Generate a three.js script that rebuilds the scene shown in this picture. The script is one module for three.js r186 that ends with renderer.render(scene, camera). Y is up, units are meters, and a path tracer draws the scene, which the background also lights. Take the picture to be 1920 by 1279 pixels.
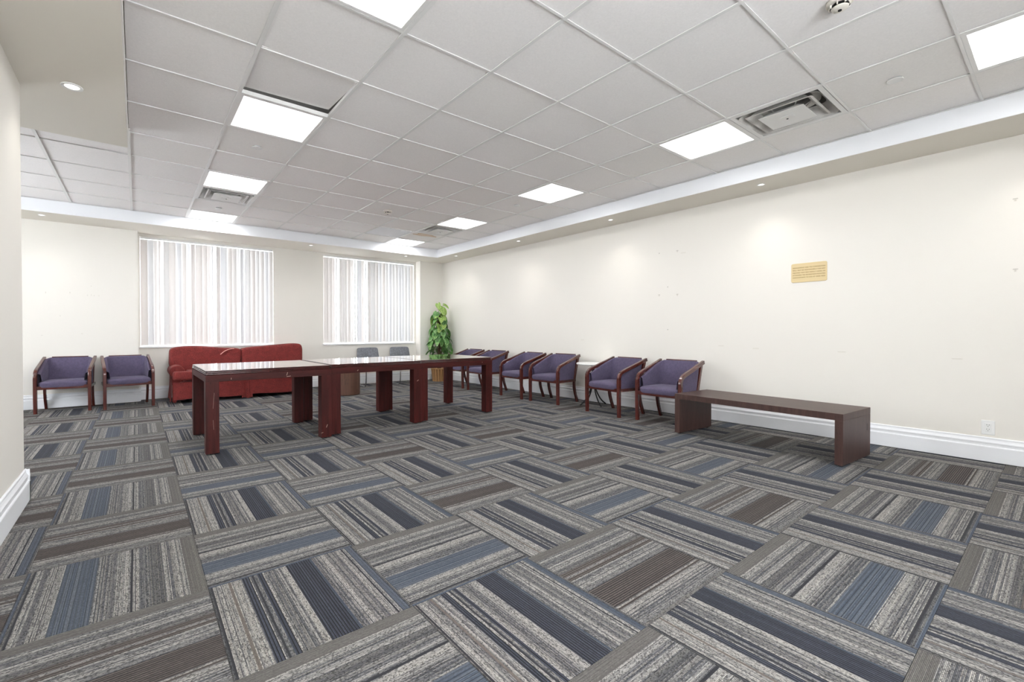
import * as THREE from 'three';
import { RoundedBoxGeometry } from 'three/addons/geometries/RoundedBoxGeometry.js';
import { mergeGeometries } from 'three/addons/utils/BufferGeometryUtils.js';
import { RectAreaLightUniformsLib } from 'three/addons/lights/RectAreaLightUniformsLib.js';

// ---------------------------------------------------------------- camera, daylight, exposure
const scene = new THREE.Scene();
const W = 1920, H = 1279, FOCAL = 842.584, PX = 897.376, PY = 630.697;
const camera = new THREE.PerspectiveCamera(2 * Math.atan(H / 2 / FOCAL) * 180 / Math.PI, W / H, 0.05, 60);
camera.position.set(0, 1.021, 0);
camera.rotation.order = 'YXZ';
camera.rotation.set(-0.59308 * Math.PI / 180, -37.2609 * Math.PI / 180, -0.04268 * Math.PI / 180);
camera.setViewOffset(W, H, W / 2 - PX, H / 2 - PY, W, H);
scene.add(camera);
scene.background = new THREE.Color().setRGB(10.2, 10.7, 11.3);           // overcast sky outside the windows
const renderer = new THREE.WebGLRenderer();
renderer.toneMapping = THREE.LinearToneMapping;
renderer.toneMappingExposure = 1.52;
renderer.shadowMap.enabled = true;
RectAreaLightUniformsLib.init();
const PANEL_LIGHT = 9, PANEL_GLOW = 1.6, SPOT_LIGHT = 0.7;
const PANEL_COLOR = new THREE.Color(0.975, 0.985, 1.0), SPOT_COLOR = new THREE.Color(1.0, 0.96, 0.88);

// ---------------------------------------------------------------- small helpers
let seed = 20231;
const rnd = () => { seed = (seed * 1664525 + 1013904223) >>> 0; return seed / 4294967296; };
const rr = (a, b) => a + (b - a) * rnd();
const lerp = (a, b, t) => a + (b - a) * t;
const HALFPI = Math.PI / 2;
const clamp = (v, a = 0, b = 1) => Math.min(b, Math.max(a, v));
const smooth = (t) => t * t * (3 - 2 * t);
const taken = new Map();
function numbered(name) {
  const n = taken.get(name) ?? 0; taken.set(name, n + 1);
  return n ? name + '_' + String(n).padStart(3, '0') : name;
}
function mesh(name, geometry, material, parent = scene) {
  const m = new THREE.Mesh(geometry, material);
  m.name = parent === scene ? numbered(name) : name;
  m.castShadow = m.receiveShadow = true;
  parent.add(m);
  return m;
}
function tag(o, label, category, group) {
  o.userData.label = label; o.userData.category = category;
  if (group) o.userData.group = group;
  return o;
}
function thing(name, label, category, pos = [0, 0, 0], turn = 0, group) {
  const o = new THREE.Group(); o.name = numbered(name); scene.add(o);
  o.position.set(...pos); o.rotation.y = turn;
  return tag(o, label, category, group);
}
function struct(name, label, category) {
  const o = new THREE.Group(); o.name = numbered(name); scene.add(o);
  o.userData.kind = 'structure'; tag(o, label, category); return o;
}
function structMesh(name, geometry, material, label, category) {
  const m = mesh(name, geometry, material); m.userData.kind = 'structure'; tag(m, label, category); return m;
}
function dup(o, pos, turn, label) {
  const c = o.clone(); c.name = numbered(o.name.replace(/_\d+$/, '')); scene.add(c);
  c.position.set(...pos); c.rotation.y = turn; c.userData = { ...o.userData, label }; return c;
}
// uv in metres from the face a vertex belongs to; spin swaps u and v
function metreUV(g, spin = false) {
  g = g.index ? g.toNonIndexed() : g;
  const p = g.attributes.position, uv = new Float32Array(p.count * 2), a = new THREE.Vector3(), b = new THREE.Vector3(), c = new THREE.Vector3(), n = new THREE.Vector3();
  for (let i = 0; i < p.count; i += 3) {
    a.fromBufferAttribute(p, i); b.fromBufferAttribute(p, i + 1); c.fromBufferAttribute(p, i + 2);
    n.copy(b).sub(a).cross(c.clone().sub(a));
    const x = Math.abs(n.x), y = Math.abs(n.y), z = Math.abs(n.z);
    [a, b, c].forEach((v, k) => {
      let u, w;
      if (x >= y && x >= z) { u = v.z; w = v.y; } else if (y >= z) { u = v.x; w = v.z; } else { u = v.x; w = v.y; }
      uv[(i + k) * 2] = spin ? w : u; uv[(i + k) * 2 + 1] = spin ? u : w;
    });
  }
  g.setAttribute('uv', new THREE.BufferAttribute(uv, 2));
  return g;
}
// box between two corners, optionally with rounded edges
function bx(x0, x1, y0, y1, z0, z1, r = 0, spin = false) {
  const w = x1 - x0, h = y1 - y0, d = z1 - z0;
  const g = r ? new RoundedBoxGeometry(w, h, d, 2, r) : new THREE.BoxGeometry(w, h, d);
  g.translate((x0 + x1) / 2, (y0 + y1) / 2, (z0 + z1) / 2);
  return metreUV(g, spin);
}
const strip = (g) => { const o = g.index ? g.toNonIndexed() : g; for (const k of Object.keys(o.attributes)) if (!['position', 'normal', 'uv'].includes(k)) o.deleteAttribute(k); return o; };
const join = (...gs) => mergeGeometries(gs.map(strip));
// a bar of given width that follows a path in the (z, y) plane, extruded along x
function sideBar(path, width, depth, x, bevel = 0.004) {
  const L = [], R = [];
  path.forEach(([z, y], i) => {
    const [z0, y0] = path[Math.max(0, i - 1)], [z1, y1] = path[Math.min(path.length - 1, i + 1)];
    const l = Math.hypot(z1 - z0, y1 - y0), nz = -(y1 - y0) / l, ny = (z1 - z0) / l, w = (typeof width === 'function' ? width(i / (path.length - 1)) : width) / 2 - bevel;
    L.push(new THREE.Vector2(z + nz * w, y + ny * w)); R.push(new THREE.Vector2(z - nz * w, y - ny * w));
  });
  const s = new THREE.Shape([...L, ...R.reverse()]);
  const g = new THREE.ExtrudeGeometry(s, { depth: depth - 2 * bevel, bevelEnabled: true, bevelSize: bevel, bevelThickness: bevel, bevelSegments: 2, steps: 1, curveSegments: 4 });
  g.translate(0, 0, -depth / 2 + bevel);
  g.rotateY(-Math.PI / 2);            // shape x (z) -> world z, extrusion -> -x
  g.translate(x, 0, 0);
  return g;
}
function curve2(points, n = 24) {
  const c = new THREE.SplineCurve(points.map((p) => new THREE.Vector2(...p)));
  return c.getPoints(n).map((v) => [v.x, v.y]);
}
function tube(points, r, seg = 32, radial = 8, closed = false) {
  return new THREE.TubeGeometry(new THREE.CatmullRomCurve3(points.map((p) => new THREE.Vector3(...p)), closed, 'centripetal'), seg, r, radial, closed);
}
// soft cushion: superellipsoid
function cushion(w, h, d, e = 0.35, eh = 0.5, nu = 48, nv = 28) {
  const pos = [], uv = [], idx = [], sg = (v, p) => Math.sign(v) * Math.abs(v) ** p;
  for (let j = 0; j <= nv; j++) for (let i = 0; i <= nu; i++) {
    const th = i / nu * Math.PI * 2, ph = (j / nv - 0.5) * Math.PI;
    const cx = sg(Math.cos(ph), eh) * sg(Math.cos(th), e), cz = sg(Math.cos(ph), eh) * sg(Math.sin(th), e), cy = sg(Math.sin(ph), eh);
    pos.push(cx * w / 2, cy * h / 2, cz * d / 2); uv.push(cx * w / 2, cz * d / 2 + cy * h / 2);
  }
  for (let j = 0; j < nv; j++) for (let i = 0; i < nu; i++) {
    const a = j * (nu + 1) + i, b = a + 1, c = a + nu + 1, e2 = c + 1;
    idx.push(a, c, b, b, c, e2);
  }
  const g = new THREE.BufferGeometry();
  g.setAttribute('position', new THREE.Float32BufferAttribute(pos, 3)); g.setAttribute('uv', new THREE.Float32BufferAttribute(uv, 2)); g.setIndex(idx); g.computeVertexNormals();
  return g;
}
function grid(nu, nv, f) {             // f(u, v) -> [x, y, z, s, t]
  const pos = [], uv = [], idx = [];
  for (let j = 0; j <= nv; j++) for (let i = 0; i <= nu; i++) { const p = f(i / nu, j / nv); pos.push(p[0], p[1], p[2]); uv.push(p[3] ?? i / nu, p[4] ?? j / nv); }
  for (let j = 0; j < nv; j++) for (let i = 0; i < nu; i++) { const a = j * (nu + 1) + i, b = a + 1, c = a + nu + 1; idx.push(a, b, c, b, c + 1, c); }
  const g = new THREE.BufferGeometry();
  g.setAttribute('position', new THREE.Float32BufferAttribute(pos, 3)); g.setAttribute('uv', new THREE.Float32BufferAttribute(uv, 2)); g.setIndex(idx); g.computeVertexNormals();
  return g;
}

// ---------------------------------------------------------------- textures
function noiseTable(n) { const t = new Float32Array(n * n); for (let i = 0; i < t.length; i++) t[i] = rnd(); return t; }
const NT = noiseTable(256);
function vnoise(x, y, px = 256, py = 256) {  // periodic value noise
  const xi = Math.floor(x), yi = Math.floor(y), fx = smooth(x - xi), fy = smooth(y - yi);
  const m = (a, p) => ((a % p) + p) % p, h = (a, b) => NT[(m(b, py) % 256) * 256 + (m(a, px) % 256)];
  return lerp(lerp(h(xi, yi), h(xi + 1, yi), fx), lerp(h(xi, yi + 1), h(xi + 1, yi + 1), fx), fy);
}
function dataTex(n, m, f, srgb = true, rep = 1) {
  const d = new Uint8Array(n * m * 4);
  for (let y = 0; y < m; y++) for (let x = 0; x < n; x++) {
    const c = f(x / n, y / m, x, y), k = (y * n + x) * 4;
    d[k] = clamp(c[0], 0, 255); d[k + 1] = clamp(c[1], 0, 255); d[k + 2] = clamp(c[2], 0, 255); d[k + 3] = 255;
  }
  const t = new THREE.DataTexture(d, n, m);
  t.magFilter = THREE.LinearFilter; t.minFilter = THREE.LinearMipmapLinearFilter; t.generateMipmaps = true; t.wrapS = t.wrapT = THREE.RepeatWrapping; t.anisotropy = 8;
  if (srgb) t.colorSpace = THREE.SRGBColorSpace;
  t.repeat.set(rep, rep); t.needsUpdate = true;
  return t;
}
const mix3 = (a, b, t) => [lerp(a[0], b[0], t), lerp(a[1], b[1], t), lerp(a[2], b[2], t)];

// carpet: stripes of yarn run along v; bands across u
const YARN = {
  light: [[146, 143, 139], [128, 126, 124], [160, 156, 150], [104, 103, 103], [150, 146, 140], [138, 135, 130], [84, 84, 86]],
  mix: [[116, 114, 113], [92, 92, 94], [132, 129, 125], [70, 71, 75], [106, 103, 101], [84, 85, 89], [124, 121, 117]],
  dim: [[96, 95, 93], [84, 83, 84], [110, 107, 103], [72, 72, 75]],
  navy: [[56, 59, 71], [49, 52, 64], [62, 65, 77]],
  blue: [[72, 80, 92], [65, 73, 86], [80, 87, 98], [90, 96, 105]],
  brown: [[86, 78, 74], [79, 71, 68], [94, 86, 81]],
  taupe: [[95, 92, 88], [89, 86, 83], [101, 98, 94]],
  dark: [[48, 48, 52], [41, 41, 46]],
  tan: [[104, 96, 89], [96, 89, 84]],
};
const NAVY_TILE = [[0.0, 'dim'], [0.012, 'dark'], [0.02, 'light'], [0.115, 'tan'], [0.135, 'light'], [0.2, 'navy'], [0.245, 'light'], [0.265, 'dark'], [0.275, 'mix'], [0.3, 'navy'], [0.33, 'light'], [0.35, 'mix'], [0.42, 'light'], [0.49, 'navy'], [0.655, 'blue'], [0.675, 'mix'], [0.73, 'light'], [0.77, 'mix'], [0.86, 'light'], [0.9, 'dark'], [0.912, 'light'], [0.935, 'blue'], [0.985, 'dim']];
const BLUE_TILE = [[0.0, 'taupe'], [0.095, 'light'], [0.15, 'mix'], [0.19, 'light'], [0.225, 'dim'], [0.3, 'mix'], [0.36, 'light'], [0.4, 'dark'], [0.412, 'light'], [0.5, 'mix'], [0.585, 'light'], [0.605, 'blue'], [0.79, 'light'], [0.87, 'mix'], [0.905, 'light'], [0.955, 'dark'], [0.965, 'dim'], [0.985, 'blue']];
const BROWN_TILE = [[0.0, 'taupe'], [0.09, 'light'], [0.14, 'mix'], [0.2, 'light'], [0.27, 'dim'], [0.32, 'brown'], [0.365, 'light'], [0.385, 'brown'], [0.42, 'light'], [0.54, 'mix'], [0.57, 'brown'], [0.785, 'light'], [0.8, 'brown'], [0.82, 'light'], [0.9, 'mix'], [0.95, 'light'], [0.975, 'dim']];
function carpetTextures(bands, turn, s) {
  seed = 900 + s * 77;
  const n = 704, yarns = 176, cols = [], kinds = [], hgt = [];
  const jit = rr(-0.012, 0.012);
  for (let y = 0; y < yarns; y++) {
    const u = clamp((y + 0.5) / yarns + (y > 8 && y < yarns - 8 ? jit : 0));
    let k = bands[0][1]; for (const b of bands) if (u >= b[0]) k = b[1];
    const pal = YARN[k]; cols.push(pal[Math.floor(rnd() * pal.length)]); kinds.push(k); hgt.push(rr(0.6, 1));
  }
  const groove = kinds.map((k, i) => ((k === 'navy' || k === 'brown') && i % 3 === 0 ? 1 : k === 'blue' && i % 4 === 0 ? 0.4 : 0));
  const off = cols.map(() => rnd() * 40), c = new Float32Array(n * n * 3), h = new Float32Array(n * n);
  for (let b = 0; b < n; b++) for (let a = 0; a < n; a++) {   // a across the yarns, b along them
    const t = a / n * yarns, y = Math.min(yarns - 1, Math.floor(t)), f = t - y, k = kinds[y];
    let col = cols[y];
    const dash = vnoise(b / n * 18 + off[y], y * 3.7 + s * 11), fine = vnoise(b / n * 128 + off[y] * 3, y * 9.1);
    let gain = 1, ht = hgt[y];
    if (k === 'light' || k === 'mix' || k === 'dim') { const o = YARN[k][(y + Math.floor(dash * 5)) % YARN[k].length]; col = mix3(col, o, dash > 0.62 ? 0.55 : 0.0); gain *= fine > 0.68 ? 0.68 : fine < 0.3 ? 1.1 : 1.0; ht *= 0.7 + 0.5 * fine; }
    else { gain *= 0.9 + 0.24 * fine; }
    const edge = Math.min(f, 1 - f) * 2, cleft = 0.5 + 0.55 * smooth(clamp(edge * 2.2));
    gain *= cleft; ht *= 0.45 + 0.55 * smooth(clamp(edge * 1.6));
    if (groove[y]) { gain *= 1 - 0.62 * groove[y]; ht *= 1 - 0.9 * groove[y]; }
    const rim = Math.min(a, n - 1 - a, b, n - 1 - b); if (rim < 3) { ht *= rim / 3; }
    const q = turn ? (a * n + b) : (b * n + a);
    c[q * 3] = col[0] * gain; c[q * 3 + 1] = col[1] * gain; c[q * 3 + 2] = col[2] * gain; h[q] = ht * 255;
  }
  return { map: dataTex(n, n, (u, v, x, y) => { const q = (y * n + x) * 3; return [c[q], c[q + 1], c[q + 2]]; }), bump: dataTex(n, n, (u, v, x, y) => { const q = h[y * n + x]; return [q, q, q]; }, false) };
}
function carpetMaterial(bands, turn, s) {
  const t = carpetTextures(bands, turn, s);
  return new THREE.MeshStandardMaterial({ map: t.map, bumpMap: t.bump, bumpScale: 0.0025, roughness: 0.96 });
}
// stripes along z: bands run over u (x). stripes along x: bands run over v; v = 0 is the far edge of a tile
const carpetZ = [carpetMaterial(NAVY_TILE, false, 1), carpetMaterial(NAVY_TILE, false, 2)];
const flip = (bands) => { const o = []; for (let i = bands.length - 1; i >= 0; i--) o.push([1 - (bands[i + 1]?.[0] ?? 1), bands[i][1]]); return o; };
const carpetZBlue = [carpetMaterial(flip(BLUE_TILE), false, 3)];
const carpetX = [carpetMaterial(BLUE_TILE, true, 4), carpetMaterial(BLUE_TILE, true, 5)];
const carpetXBrown = [carpetMaterial(BROWN_TILE, true, 6), carpetMaterial(BROWN_TILE, true, 7)];
seed = 555;

function woodTex(a, b, c, streak, s) {
  return dataTex(512, 512, (u, v) => {
    const w = vnoise(u * 8 + s, v * 2, 8, 2) * 0.05;
    const g = vnoise((u + w) * streak, v * 3 + s, streak, 3), f = vnoise((u + w) * streak * 4, v * 10, streak * 4, 10), p = vnoise(u * 200, v * 40, 200, 40);
    let k = mix3(a, b, clamp(g * 1.2 - 0.1)); k = mix3(k, c, clamp((f - 0.55) * 1.6) * 0.7);
    const q = 1 - (p > 0.8 ? 0.12 : 0); return [k[0] * q, k[1] * q, k[2] * q];
  });
}
const mahoganyTex = woodTex([72, 27, 24], [54, 20, 18], [84, 36, 30], 40, 3);
const mahogany = new THREE.MeshPhysicalMaterial({ map: mahoganyTex, roughness: 0.5, specularIntensity: 0.4 });
const polished = new THREE.MeshPhysicalMaterial({ map: mahoganyTex, roughness: 0.22, clearcoat: 0.6, clearcoatRoughness: 0.1 });
const tableTopMat = new THREE.MeshPhysicalMaterial({ map: woodTex([112, 58, 48], [92, 44, 38], [128, 70, 58], 30, 9), roughness: 0.09, clearcoat: 1, clearcoatRoughness: 0.03 });
const cherry = new THREE.MeshPhysicalMaterial({ map: woodTex([88, 39, 33], [70, 30, 26], [102, 50, 40], 36, 5), roughness: 0.25, clearcoat: 0.5, clearcoatRoughness: 0.12 });
const walnut = new THREE.MeshPhysicalMaterial({ map: woodTex([74, 52, 47], [62, 43, 39], [84, 61, 54], 60, 7), roughness: 0.4, specularIntensity: 0.65 });
const laminate = new THREE.MeshStandardMaterial({ map: woodTex([104, 72, 58], [88, 60, 48], [118, 84, 68], 50, 11), roughness: 0.45 });
const basketWood = new THREE.MeshStandardMaterial({ map: woodTex([176, 134, 88], [154, 112, 70], [190, 150, 104], 40, 13), roughness: 0.6 });

const fabricBump = dataTex(256, 256, (u, v, x, y) => { const k = 120 + 90 * (((x >> 2) + (y >> 2)) & 1) * (0.6 + 0.4 * vnoise(u * 64, v * 64, 64, 64)); return [k, k, k]; }, false, 6);
const fabricTex = (base, amp, rep = 2, freq = 90) => dataTex(256, 256, (u, v) => { const k = 1 + amp * (vnoise(u * freq, v * freq, freq, freq) - 0.5) * 2 + amp * 0.6 * (vnoise(u * 12, v * 12, 12, 12) - 0.5); return base.map((q) => q * k); }, true, rep);
const purple = new THREE.MeshPhysicalMaterial({ map: fabricTex([86, 78, 102], 0.16, 4, 100), bumpMap: fabricBump, bumpScale: 0.0008, roughness: 0.92, sheen: 0.4, sheenRoughness: 0.6, sheenColor: new THREE.Color(0.5, 0.47, 0.6) });
const redCloth = new THREE.MeshPhysicalMaterial({ map: fabricTex([118, 43, 40], 0.17, 2, 90), bumpMap: fabricBump, bumpScale: 0.0012, roughness: 0.95, sheen: 0.35, sheenRoughness: 0.5, sheenColor: new THREE.Color(0.7, 0.36, 0.34) });
const greyCloth = new THREE.MeshStandardMaterial({ map: fabricTex([120, 122, 128], 0.28, 4, 100), bumpMap: fabricBump, bumpScale: 0.0008, roughness: 0.95 });
const chrome = new THREE.MeshStandardMaterial({ color: 0xc8c9cc, metalness: 1, roughness: 0.22 });
const blackMetal = new THREE.MeshStandardMaterial({ color: 0x141416, metalness: 0.3, roughness: 0.45 });
const blackPlastic = new THREE.MeshStandardMaterial({ color: 0x17171a, roughness: 0.6 });
const lin = (r, g, b) => new THREE.Color().setRGB(r, g, b);
const plasterBump = dataTex(256, 256, (u, v) => { const k = 128 + 60 * (vnoise(u * 60, v * 60, 60, 60) - 0.5) + 40 * (vnoise(u * 128, v * 128, 128, 128) - 0.5); return [k, k, k]; }, false, 3);
const wallPaint = new THREE.MeshStandardMaterial({ color: lin(0.80, 0.77, 0.71), roughness: 0.75, bumpMap: plasterBump, bumpScale: 0.0006 });
const whitePaint = new THREE.MeshStandardMaterial({ color: lin(0.83, 0.84, 0.86), roughness: 0.45 });
const soffitPaint = new THREE.MeshStandardMaterial({ color: lin(0.80, 0.76, 0.68), roughness: 0.8 });
const gridMetal = new THREE.MeshStandardMaterial({ color: lin(0.82, 0.81, 0.79), roughness: 0.4 });
const sillMat = new THREE.MeshStandardMaterial({ color: lin(0.86, 0.86, 0.86), roughness: 0.35 });
const ductMetalOuter = new THREE.MeshStandardMaterial({ color: lin(0.5, 0.5, 0.5), roughness: 0.5, metalness: 0.6 });
const plasticWhite = new THREE.MeshStandardMaterial({ color: lin(0.82, 0.82, 0.8), roughness: 0.4 });
const plasticIvory = new THREE.MeshStandardMaterial({ color: lin(0.78, 0.74, 0.66), roughness: 0.4 });
const concrete = new THREE.MeshStandardMaterial({ color: lin(0.36, 0.35, 0.33), roughness: 0.9 });

// ---------------------------------------------------------------- room dimensions (metres)
const XW = 5.295, XL = -0.545, ZLEND = -3.80, XOUT = -3.2, ZNEAR = 1.7;
const CEIL = 2.652, SOF = 2.498, XF = 4.79, ZF = -7.656, ZPIER = -8.243, ZWIN = -8.43, XP0 = 0.02, XP1 = 4.735, TOP = 2.95;
const BEAM_X = -0.043, BEAM_Z = -4.58, TH = 0.16;

// ---------------------------------------------------------------- floor of carpet tiles
const floor = struct('floor', 'striped blue grey and brown carpet tiles laid quarter turn', 'floor');
mesh('floor_slab', bx(XOUT - TH, XW + TH, -0.12, -0.007, ZWIN - TH, ZNEAR + TH), new THREE.MeshStandardMaterial({ color: lin(0.05, 0.05, 0.05), roughness: 0.9 }), floor);
{
  const P = 0.592, X0 = 0.219, Z0 = -2.062, gap = 0.0012, cache = new Map();
  function carpetGeo(w, d, u0, u1, v0, v1) {
    const key = [w, d, u0, u1, v0, v1].map((q) => q.toFixed(4)).join();
    if (cache.has(key)) return cache.get(key);
    const g = new THREE.BoxGeometry(w - gap, 0.007, d - gap), uv = g.attributes.uv, p = g.attributes.position;
    for (let i = 0; i < p.count; i++) uv.setXY(i, lerp(u0, u1, p.getX(i) / (w - gap) + 0.5), lerp(v0, v1, p.getZ(i) / (d - gap) + 0.5));
    cache.set(key, g); return g;
  }
  const brownAt = new Set([2, 4, 7]);                 // columns whose cross tiles carry the brown band
  const k0 = Math.floor((XOUT - X0) / P), k1 = Math.floor((XW - X0) / P), m0 = Math.floor((ZWIN - Z0) / P), m1 = Math.floor((ZNEAR - Z0) / P);
  for (let m = m0; m <= m1; m++) for (let k = k0; k <= k1; k++) {
    const xa = X0 + k * P, za = Z0 + m * P, x0 = Math.max(xa, XOUT), x1 = Math.min(xa + P, XW), z0 = Math.max(za, ZWIN), z1 = Math.min(za + P, ZNEAR);
    if (x1 - x0 < 0.02 || z1 - z0 < 0.02) continue;
    const even = ((k + m) % 2 + 2) % 2 === 0, hsh = Math.abs((k * 7 + m * 13 + k * m * 5)) % 8;
    let mat;
    if (even) mat = k < 0 && k !== -2 ? carpetZBlue[0] : carpetZ[hsh % 2];
    else mat = k < 0 || brownAt.has(k) ? carpetXBrown[hsh % 2] : carpetX[hsh % 2];
    const t = mesh('carpet_tile', carpetGeo(x1 - x0, z1 - z0, (x0 - xa) / P, (x1 - xa) / P, (z0 - za) / P, (z1 - za) / P), mat, floor);
    t.position.set((x0 + x1) / 2, -0.0035, (z0 + z1) / 2);
  }
}

// ---------------------------------------------------------------- walls
const markTex = (marks, x0, x1, y0, y1, s) => {    // paint with the nail holes and scuffs that the photograph shows
  const n = 2048, m = 512, cv = document.createElement('canvas'); cv.width = n; cv.height = m; const g = cv.getContext('2d');
  g.fillStyle = '#e8e4dc'; g.fillRect(0, 0, n, m);
  for (const [a, b, kind] of marks) {
    const u = (a - x0) / (x1 - x0) * n, v = (1 - (b - y0) / (y1 - y0)) * m;
    if (kind === 'screw') { g.fillStyle = 'rgba(150,144,132,0.6)'; g.fillRect(u - 2.5, v - 0.8, 5, 1.2); g.fillStyle = 'rgba(170,162,148,0.5)'; g.fillRect(u - 1, v + 1, 2, 2.5); }
    if (kind === 'hole') { g.fillStyle = 'rgba(150,144,134,0.6)'; g.fillRect(u - 1, v - 1, 2.2, 2.4); }
    if (kind === 'scuff') { g.fillStyle = 'rgba(186,176,158,0.45)'; g.fillRect(u - 6, v, 12, 1); }
  }
  const t = new THREE.CanvasTexture(cv); t.colorSpace = THREE.SRGBColorSpace; t.magFilter = THREE.LinearFilter; return t;
};
// wall boxes whose uv runs 0..1 along the wall and its height
function faceUV(g, axis, a0, a1) {
  const p = g.attributes.position, uv = g.attributes.uv;
  for (let i = 0; i < p.count; i++) uv.setXY(i, ((axis === 'z' ? p.getZ(i) : p.getX(i)) - a0) / (a1 - a0), p.getY(i) / SOF);
  return g;
}
const rightMarks = [[-0.255, 2.022, 'screw'], [-0.251, 1.49, 'screw'], [-3.166, 2.016, 'hole'], [-2.925, 2.015, 'screw'], [-3.164, 1.487, 'screw'], [-2.923, 1.478, 'screw'], [-3.049, 1.58, 'hole'], [-3.047, 1.046, 'hole'], [-2.04, 0.841, 'scuff'], [-2.4, 0.86, 'scuff'], [-1.3, 0.83, 'scuff'], [-0.55, 0.8, 'scuff'], [-2.85, 1.98, 'scuff'], [-4.4, 0.9, 'scuff']];
structMesh('wall_right', faceUV(bx(XW, XW + TH, 0, TOP, ZWIN - TH, ZNEAR + TH), 'z', ZWIN - TH, ZNEAR + TH), new THREE.MeshStandardMaterial({ map: markTex(rightMarks, ZWIN - TH, ZNEAR + TH, 0, SOF), roughness: 0.7 }), 'long cream painted wall with brass notice plate and scattered nail holes', 'wall');
const farMarks = [[-0.96, 1.55, 'screw'], [-0.72, 1.56, 'screw'], [-0.5, 1.66, 'hole'], [-0.54, 1.53, 'hole'], [-0.47, 1.53, 'hole'], [-0.5, 1.535, 'hole'], [-0.42, 1.53, 'scuff'], [-0.82, 1.24, 'hole'], [-1.0, 0.98, 'scuff'], [-0.6, 1.0, 'scuff']];
structMesh('pillar', faceUV(bx(XOUT, XP0, 0, TOP, ZWIN - TH, ZPIER), 'x', XOUT, XP0), new THREE.MeshStandardMaterial({ map: markTex(farMarks, XOUT, XP0, 0, SOF), roughness: 0.72 }), 'cream wall section projecting behind the two purple chairs', 'wall');
structMesh('pillar', bx(XP1, XW, 0, TOP, ZWIN - TH, ZPIER), wallPaint, 'narrow cream wall section in the corner behind the potted plant', 'wall');
const WIN = [{ x0: 0.045, x1: 1.905, y0: 0.80, y1: 2.455 }, { x0: 2.775, x1: 4.685, y0: 0.792, y1: 2.462 }];
structMesh('wall_far', join(
  bx(XP0, WIN[0].x0, 0, TOP, ZWIN - TH, ZWIN), bx(WIN[0].x1, WIN[1].x0, 0, TOP, ZWIN - TH, ZWIN), bx(WIN[1].x1, XP1, 0, TOP, ZWIN - TH, ZWIN),
  ...WIN.flatMap((w) => [bx(w.x0, w.x1, 0, w.y0, ZWIN - TH, ZWIN), bx(w.x0, w.x1, w.y1, TOP, ZWIN - TH, ZWIN)])), wallPaint, 'cream wall around the two blind covered windows', 'wall');
structMesh('wall_left', bx(XL - 0.2, XL, 0, TOP, ZLEND, ZNEAR + TH), wallPaint, 'cream wall end close beside the viewer with tall white baseboard', 'wall');
structMesh('wall_recess', bx(XOUT, XL - 0.2, 0, TOP, ZLEND, ZLEND + 0.2), wallPaint, 'cream wall closing the recess behind the wall end', 'wall');
const SIDEWIN = { z0: -6.95, z1: -5.4, y0: 0.8, y1: 2.45 }, NEARWIN = { x0: -0.5, x1: 1.9, y0: 0.8, y1: 2.45 };
structMesh('wall_outer', join(bx(XOUT - TH, XOUT, 0, SIDEWIN.y0, ZWIN - TH, ZNEAR + TH), bx(XOUT - TH, XOUT, SIDEWIN.y1, TOP, ZWIN - TH, ZNEAR + TH), bx(XOUT - TH, XOUT, SIDEWIN.y0, SIDEWIN.y1, ZWIN - TH, SIDEWIN.z0), bx(XOUT - TH, XOUT, SIDEWIN.y0, SIDEWIN.y1, SIDEWIN.z1, ZNEAR + TH)), wallPaint, 'cream side wall past the purple chairs', 'wall');
structMesh('wall_near', join(bx(XL, XW, 0, NEARWIN.y0, ZNEAR, ZNEAR + TH), bx(XL, XW, NEARWIN.y1, TOP, ZNEAR, ZNEAR + TH), bx(XL, NEARWIN.x0, NEARWIN.y0, NEARWIN.y1, ZNEAR, ZNEAR + TH), bx(NEARWIN.x1, XW, NEARWIN.y0, NEARWIN.y1, ZNEAR, ZNEAR + TH)), wallPaint, 'cream wall at the near end of the room', 'wall');

// baseboards: one profile swept along straight runs
const baseProfile = [[0, 0.006], [0.024, 0.006], [0.024, 0.118], [0.021, 0.124], [0.0165, 0.128], [0.0165, 0.142], [0.019, 0.148], [0.019, 0.156], [0.013, 0.166], [0.009, 0.176], [0.009, 0.188], [0.005, 0.193], [0, 0.193]];
function baseRun(x0, z0, x1, z1) {   // room side lies on the right hand of the direction of travel
  const l = Math.hypot(x1 - x0, z1 - z0), s = new THREE.Shape(baseProfile.map((p) => new THREE.Vector2(...p)));
  const g = new THREE.ExtrudeGeometry(s, { depth: l, bevelEnabled: false });
  const m = new THREE.Matrix4().makeBasis(new THREE.Vector3(-(z1 - z0) / l, 0, (x1 - x0) / l), new THREE.Vector3(0, 1, 0), new THREE.Vector3((x1 - x0) / l, 0, (z1 - z0) / l));
  m.setPosition(x0, 0, z0); g.applyMatrix4(m);
  if (m.determinant() < 0) { const p = g.attributes.position; for (let i = 0; i < p.count; i += 3) for (const a of [p, g.attributes.normal, g.attributes.uv]) { const n = a.itemSize; for (let q = 0; q < n; q++) { const t = a.array[(i + 1) * n + q]; a.array[(i + 1) * n + q] = a.array[(i + 2) * n + q]; a.array[(i + 2) * n + q] = t; } } g.computeVertexNormals(); }
  return g;
}
const B = 0.024;
structMesh('baseboard_right', baseRun(XW, ZPIER + B, XW, ZNEAR), whitePaint, 'tall white moulded baseboard along the long wall', 'baseboard');
structMesh('baseboard_far', join(baseRun(XP0 + B, ZWIN, XP1 - B, ZWIN)), whitePaint, 'tall white moulded baseboard below the windows', 'baseboard');
structMesh('baseboard_pillar', join(baseRun(XOUT, ZPIER, XP0 + B, ZPIER), baseRun(XP0, ZPIER, XP0, ZWIN + 0.0)), whitePaint, 'tall white moulded baseboard behind the two purple chairs', 'baseboard');
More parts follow.
